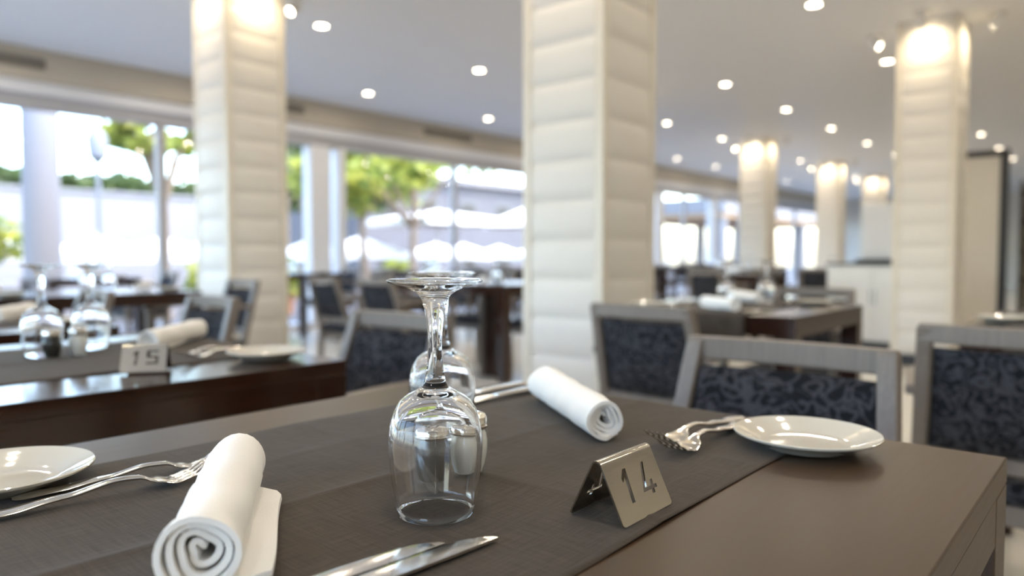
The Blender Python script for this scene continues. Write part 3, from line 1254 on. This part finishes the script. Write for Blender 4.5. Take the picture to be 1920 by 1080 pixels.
# two armchairs in a row, backs to the viewer, before the long table
for x, lb in ((-4.225, 'left'), (-3.675, 'right')):
    chair(x, 3.23, 'N', '%s one of two armchairs, backs to the viewer, beside the left column' % lb, jit=random.uniform(-.06, .06))


# window row and middle hall rows
def far_table(cx, cy, where, chairs='SN', gl=True, mid=False):
    table(cx, cy, 'dark wood table ' + where)
    if gl:
        glass(cx + .05, cy - .08, 'near upturned wine glass on the table ' + where)
        glass(cx - .09, cy + .08, 'far upturned wine glass on the table ' + where)
        plate(cx + .2, cy + .25, 'white side plate on the table ' + where)
        napkin(cx - .05, cy + .12, .9, 'rolled white napkin on the table ' + where)
    for k in chairs:
        dx, dy = {'S': (0, .5), 'N': (0, -.5), 'E': (-.5, 0), 'W': (.5, 0)}[k]
        chair(cx + dx, cy + dy, k, 'armchair on the %s side of the table %s' % ({'S': 'far', 'N': 'near', 'E': 'window', 'W': 'hall'}[k], where), jit=random.uniform(-.07, .07))


ordn = ['first', 'second', 'third', 'fourth', 'fifth', 'sixth', 'seventh', 'eighth']
for i, y in enumerate((2.4, 4.5, 6.6, 8.7, 10.8, 12.9, 15.0)):
    far_table(-7.0, y, '%s in the window row' % ordn[i], 'SN')
for i, y in enumerate((5.6, 7.7, 9.8)):
    far_table(-5.9, y, '%s in the row behind the windows' % ordn[i], 'SN')
for i, (x, y) in enumerate(((-3.2, 7.4), (-2.9, 9.7), (-4.0, 9.7), (-3.0, 12.0), (-4.9, 10.75))):
    far_table(x, y, ['beyond the nearest column', 'before the white counter', 'between the far padded columns', 'farthest behind the counter', 'below the far windows'][i], 'SN')

# ------------------------------------------------------------------ counter, screen and far fittings
t = thing('service_counter', 'white service counter with a dark top beside the padded column', 'counter', (-2.0, 8.2, 0))
obj('body', boxm('counter_body', -.44, .44, -.33, .33, .08, .84, .006), 'white_lacquer', t)
obj('plinth', boxm('counter_plinth', -.42, .42, -.31, .31, 0, .08), 'black_base', t)
obj('top', boxm('counter_top', -.45, .45, -.345, .345, .84, .865, .004), 'black_base', t)
for k in range(2):
    d_ = obj('door', boxm('counter_door', -.43 + k * .435, -.005 + k * .435, -.343, -.33, .10, .82, .003), 'white_lacquer', t)
    obj('handle', boxm('counter_handle', -.03 + k * .05, -.02 + k * .05, -.358, -.343, .45, .60), 'steel', d_)
t = thing('display_cabinet', 'pale square cabinet standing on the white service counter', 'cabinet', (-1.98, 8.22, .865))
obj('tray', boxm('cabinet_tray', -.22, .26, -.25, .25, 0, .035, .004), 'black_base', t)
obj('body', boxm('cabinet_body', -.18, .22, -.2, .2, .035, .60, .012), 'white_lacquer', t)
obj('door', boxm('cabinet_door', -.16, .20, -.212, -.2, .06, .57, .004), 'white_frame', t)
obj('handle', boxm('cabinet_handle', .16, .175, -.235, -.212, .22, .42), 'steel', t)

t = thing('partition_screen', 'pale screen panel in a tall black frame behind the padded column', 'screen', (-1.45, 9.6, 0))
obj('panel', boxm('screen_panel', -.46, .28, -.015, .015, .08, 2.03), 'screen_fabric', t)
for nm, a in (('side_post', (-.53, -.46)), ('side_post', (.28, .36))):
    obj(nm, boxm('screen_post', a[0], a[1], -.035, .035, 0, 2.10, .003), 'dark_frame', t)
obj('top_rail', boxm('screen_rail', -.46, .28, -.035, .035, 2.03, 2.10, .003), 'dark_frame', t)
obj('bottom_rail', boxm('screen_rail_low', -.46, .28, -.035, .035, .0, .08, .003), 'dark_frame', t)

t = thing('wall_shelving', 'dark open shelving against the wall at the far right', 'shelving', (-.9, 14.0, 0))
for sx in (-.5, .5):
    obj('upright', boxm('shelf_upright', sx - .02, sx + .02, -.2, .2, 0, 2.1), 'table_wood', t)
for z in (.1, .55, 1.0, 1.45, 1.9):
    obj('shelf', boxm('shelf_board', -.48, .48, -.2, .2, z, z + .035), 'table_wood', t)
obj('back', boxm('shelf_back', -.48, .48, .2, .215, .1, 2.05), 'wall_paint', t)


# ------------------------------------------------------------------ outside
GZ = -1.25
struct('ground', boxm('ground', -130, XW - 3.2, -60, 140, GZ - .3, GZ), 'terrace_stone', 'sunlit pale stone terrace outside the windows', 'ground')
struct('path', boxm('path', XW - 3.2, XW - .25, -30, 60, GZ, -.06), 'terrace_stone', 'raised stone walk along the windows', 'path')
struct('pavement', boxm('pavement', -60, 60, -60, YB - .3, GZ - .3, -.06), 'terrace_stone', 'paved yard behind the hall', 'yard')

# round white pillar, plaster darkened to stand in for an unbuilt roof's shade
t = thing('portico_pillar', 'thick round white pillar outside the leftmost window', 'pillar', (-10.6, 3.2, -.06))
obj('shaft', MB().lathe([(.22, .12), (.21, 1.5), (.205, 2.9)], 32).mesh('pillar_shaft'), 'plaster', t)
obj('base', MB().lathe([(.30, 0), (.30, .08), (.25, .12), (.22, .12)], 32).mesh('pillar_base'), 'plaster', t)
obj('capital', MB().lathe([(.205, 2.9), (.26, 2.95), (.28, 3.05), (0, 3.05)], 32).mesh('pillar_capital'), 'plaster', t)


def parasol(x, y, zb, R, H, label, tan=False, n=8, group='white parasols on the terrace'):
    t = thing('parasol', label, 'parasol', (x, y, GZ), random.uniform(0, .7), group)
    v = [(0, 0, zb - GZ + H)] + [(R * math.cos(2 * PI * k / n), R * math.sin(2 * PI * k / n), zb - GZ) for k in range(n)] + [(R * math.cos(2 * PI * k / n), R * math.sin(2 * PI * k / n), zb - GZ - .22) for k in range(n)]
    f = [(0, 1 + k, 1 + (k + 1) % n) for k in range(n)] + [(1 + k, 1 + n + k, 1 + n + (k + 1) % n, 1 + (k + 1) % n) for k in range(n)]
    c = obj('canopy', finish('canopy', v, f, 20), 'parasol_canvas', t)
    if tan:
        v2 = [(p[0] * .97, p[1] * .97, p[2] - .03) for p in v[:n + 1]]
        obj('lining', finish('lining', v2, f[:n], 20), 'parasol_tan', t)
    obj('pole', MB().tube([(0, 0, 0), (0, 0, zb - GZ + H + .1)], .03, 8).mesh('pole'), 'parasol_pole', t)
    obj('base', MB().lathe([(.3, 0), (.3, .06), (.06, .1), (.05, .3), (0, .3)], 12).mesh('parasol_base'), 'parasol_pole', t)
    for k in range(n):
        a = 2 * PI * k / n
        obj('rib', MB().tube([(0, 0, zb - GZ + H - .06), (R * .96 * math.cos(a), R * .96 * math.sin(a), zb - GZ - .03)], .012, 4).mesh('rib'), 'parasol_pole', t)
    return t


pos = [(-20, 4.6, 1.05, 1.5, .5, 'white parasol at the left border behind the round pillar'),
       (-21, 7.6, 1.0, 1.4, .5, 'white parasol right of the round pillar'),
       (-23, 10.2, 1.05, 1.5, .5, 'white parasol before the white garden wall'),
       (-19.5, 10.2, 1.0, 1.3, .5, 'white parasol left of the thin window mullion'),
       (-20, 13.6, 1.0, 1.2, .5, 'white parasol seen against the left column edge'),
       (-22, 17.0, 1.05, 1.9, .6, 'wide white parasol right of the left padded column'),
       (-24, 22.8, 1.0, 1.6, .5, 'white parasol behind the leaning tree trunk'),
       (-27, 27.6, 1.0, 1.7, .55, 'white parasol under the large tan-lined canopy'),
       (-30, 33.8, 1.0, 1.7, .55, 'white parasol left of the nearest column by the mullion'),
       (-25, 32.0, 1.0, 2.0, .7, 'broad white parasol touching the nearest column edge')]
for p in pos:
    parasol(*p)
parasol(-19.5, 18.6, 2.25, 2.6, .35, 'large tan-lined canopy left of the window mullion', True, 4, 'large tan-lined canopies')
parasol(-19.5, 24.2, 2.35, 2.7, .75, 'large tan-lined canopy right of the window mullion', True, 4, 'large tan-lined canopies')

t = thing('garden_wall', 'long white garden wall beyond the parasols', 'wall', (-27, 9, GZ))
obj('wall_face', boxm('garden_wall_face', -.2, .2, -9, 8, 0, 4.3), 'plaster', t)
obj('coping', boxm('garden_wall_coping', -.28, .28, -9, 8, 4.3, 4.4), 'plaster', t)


def leaf_mass(name, blobs, n, size, m, parent, seed):
    rnd = random.Random(seed)
    v, f = [], []
    tot = sum(b[3] ** 2 for b in blobs)
    for (bx, by, bz, br, sq) in blobs:
        k = int(n * br * br / tot)
        for _ in range(k):
            d = Vector((rnd.gauss(0, 1), rnd.gauss(0, 1), rnd.gauss(0, 1))).normalized() * br * rnd.uniform(.35, 1.05)
            c = Vector((bx, by, bz)) + Vector((d.x, d.y, d.z * sq))
            a = Vector((rnd.uniform(-1, 1), rnd.uniform(-1, 1), rnd.uniform(-.6, .6))).normalized()
            b_ = a.orthogonal().normalized()
            b_ = Matrix.Rotation(rnd.uniform(0, 6.28), 3, a) @ b_
            s = size * rnd.uniform(.6, 1.3)
            q = len(v)
            v += [c - a * s, c + b_ * s * .45, c + a * s, c - b_ * s * .45]
            f.append((q, q + 1, q + 2, q + 3))
    me = bpy.data.meshes.new(name)
    me.from_pydata(v, [], f)
    return obj(name, me, m, parent)


def tree(x, y, h, cr, label, leaves='leaves_bright', n=2600, lean=0, size=.16, seed=1, zc=None):
    rnd = random.Random(seed)
    t = thing('tree', label, 'tree', (x, y, GZ), 0, 'trees on the terrace')
    pts = [(lean * (i / 6) ** 1.5 + .08 * math.sin(i * 1.3 + seed), .06 * math.cos(i * 1.7 + seed), h * .8 * i / 6) for i in range(7)]
    obj('trunk', MB().tube(pts, [.16 - .015 * i for i in range(7)], 8).mesh('trunk'), 'bark', t)
    top = Vector(pts[-1])
    blobs = []
    for k in range(7):
        d = Vector((rnd.uniform(-1, 1) * cr, rnd.uniform(-1, 1) * cr, rnd.uniform(-.6, .7) * cr * .7))
        p = top + d
        blobs.append((p.x, p.y, p.z, cr * rnd.uniform(.4, .6), .7))
        q = Vector(pts[4]) * .5 + top * .5
        obj('branch', MB().tube([pts[4], q.lerp(p, .5), p], [.06, .04, .015], 6).mesh('branch'), 'bark', t)
    leaf_mass('crown', blobs, n, size, leaves, t, seed)
    return t


tree(-16.5, 14.6, 5.6, 1.9, 'tree with sunlit yellow-green leaves in the middle window', 'leaves_bright', 1500, .3, seed=4, size=.2)
tree(-18.6, 14.6, 6.2, 1.6, 'leaning tree with a thin trunk in the middle window', 'leaves_bright', 1000, -.3, seed=5, size=.2)
tree(-21.5, 14.3, 6.0, 1.5, 'tree seen right of the left padded column', 'leaves_dark', 1500, .1, seed=6)
tree(-15.5, 6.9, 6.0, .8, 'slim tree with hanging leaves near the lamp post', 'leaves_bright', 800, .0, seed=7)
tree(-17, 3.2, 3.6, 1.3, 'low leafy tree at the left border outside', 'leaves_bright', 2000, 0, seed=8)
tree(-31, 8.0, 6.0, 1.1, 'dark tree rising over the left part of garden wall', 'leaves_dark', 1500, 0, seed=9, size=.22)
tree(-31, 12.8, 5.8, 1.1, 'dark tree rising over the right part of garden wall', 'leaves_dark', 1500, 0, seed=10, size=.22)
tree(-33, 24, 8.5, 3.2, 'broad dark tree behind the tan-lined canopies', 'leaves_dark', 3000, 0, seed=11, size=.3)
tree(-30, 19, 8.0, 2.6, 'tall dark tree between garden wall and canopies', 'leaves_dark', 2500, 0, seed=12, size=.3)
t = thing('hedge', 'clipped hedge along the top of the garden wall', 'hedge', (-27.9, 9, GZ))
leaf_mass('foliage', [(0, -8.5 + .8 * i, 4.6, .6, .8) for i in range(21)], 4200, .2, 'leaves_dark', t, 21)
obj('stem', MB().tube([(0, 0, 0), (0, 0, 4.4)], .05, 6).mesh('stem'), 'bark', t)

t = thing('lamp_post', 'dark lamp post with lantern outside the leftmost window', 'lamp post', (-13, 4.75, GZ))
obj('pole', MB().tube([(0, 0, 0), (0, 0, 1), (0, 0, 4.05)], [.06, .045, .035], 10).mesh('lamp_pole'), 'lamp_post', t)
obj('lantern', MB().lathe([(.04, 3.7), (.13, 3.8), (.16, 4.1), (.10, 4.22), (0, 4.3)], 12).mesh('lantern'), 'lamp_post', t)
obj('foot', MB().lathe([(.14, 0), (.14, .1), (.07, .3), (0, .3)], 12).mesh('lamp_foot'), 'lamp_post', t)

t = thing('pavilion', 'white terrace pavilion with tan soffit beyond the far windows', 'pavilion', (-15.5, 33.5, GZ))
obj('roof', boxm('pavilion_roof', -3, 3, -6, 9, 3.9, 4.5), 'plaster', t)
obj('soffit', boxm('pavilion_soffit', -2.9, 2.9, -5.9, 8.9, 3.75, 3.9), 'parasol_tan', t)
for x in (-2.7, 2.7):
    for y in (-5.6, -1, 3.6, 8.4):
        obj('post', boxm('pavilion_post', x - .18, x + .18, y - .18, y + .18, 0, 3.75), 'plaster', t)
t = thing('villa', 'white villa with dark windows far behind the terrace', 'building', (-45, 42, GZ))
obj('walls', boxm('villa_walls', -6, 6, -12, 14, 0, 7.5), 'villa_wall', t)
obj('roof', boxm('villa_roof', -6.5, 6.5, -12.5, 14.5, 7.5, 7.9), 'plaster', t)
for k in range(6):
    for z in (1.2, 4.6):
        w_ = obj('window', boxm('villa_window', 6.0, 6.06, -10.5 + k * 4, -8.7 + k * 4, z, z + 1.7), 'lamp_post', t)
        obj('pane', boxm('villa_pane', 6.06, 6.08, -10.4 + k * 4, -8.8 + k * 4, z + .1, z + 1.6), 'dark_frame', w_)


def out_table(x, y, label):
    t = thing('terrace_table', label, 'table', (x, y, GZ), 0, 'terrace tables')
    obj('top', MB().lathe([(0, .72), (.5, .72), (.5, .75), (0, .75)], 24).mesh('terrace_top'), 'plaster', t)
    obj('pedestal', MB().tube([(0, 0, 0), (0, 0, .72)], .04, 8).mesh('pedestal'), 'parasol_pole', t)
    obj('foot', MB().lathe([(.28, 0), (.28, .02), (0, .04)], 16).mesh('table_foot'), 'parasol_pole', t)


for i, p in enumerate(pos[:6]):
    out_table(p[0] + .8, p[1] + .5, 'round terrace table under the ' + p[5])
for i, (x, y) in enumerate(((-11.2, 5.6), (-11.0, 6.9), (-11.2, 9.6))):
    t = thing('potted_plant', ['potted plant outside beside the round pillar', 'potted plant outside behind the left padded column', 'potted plant outside under the tree window'][i], 'plant', (x, y, -.06), 0, 'potted plants on the walk')
    obj('pot', MB().lathe([(0, 0), (.14, 0), (.2, .34), (.18, .34), (.16, .28), (0, .28)], 16).mesh('pot'), 'terracotta', t)
    leaf_mass('foliage', [(0, 0, .6, .3, 1.2)], 260, .1, 'leaves_bright', t, 31 + i)
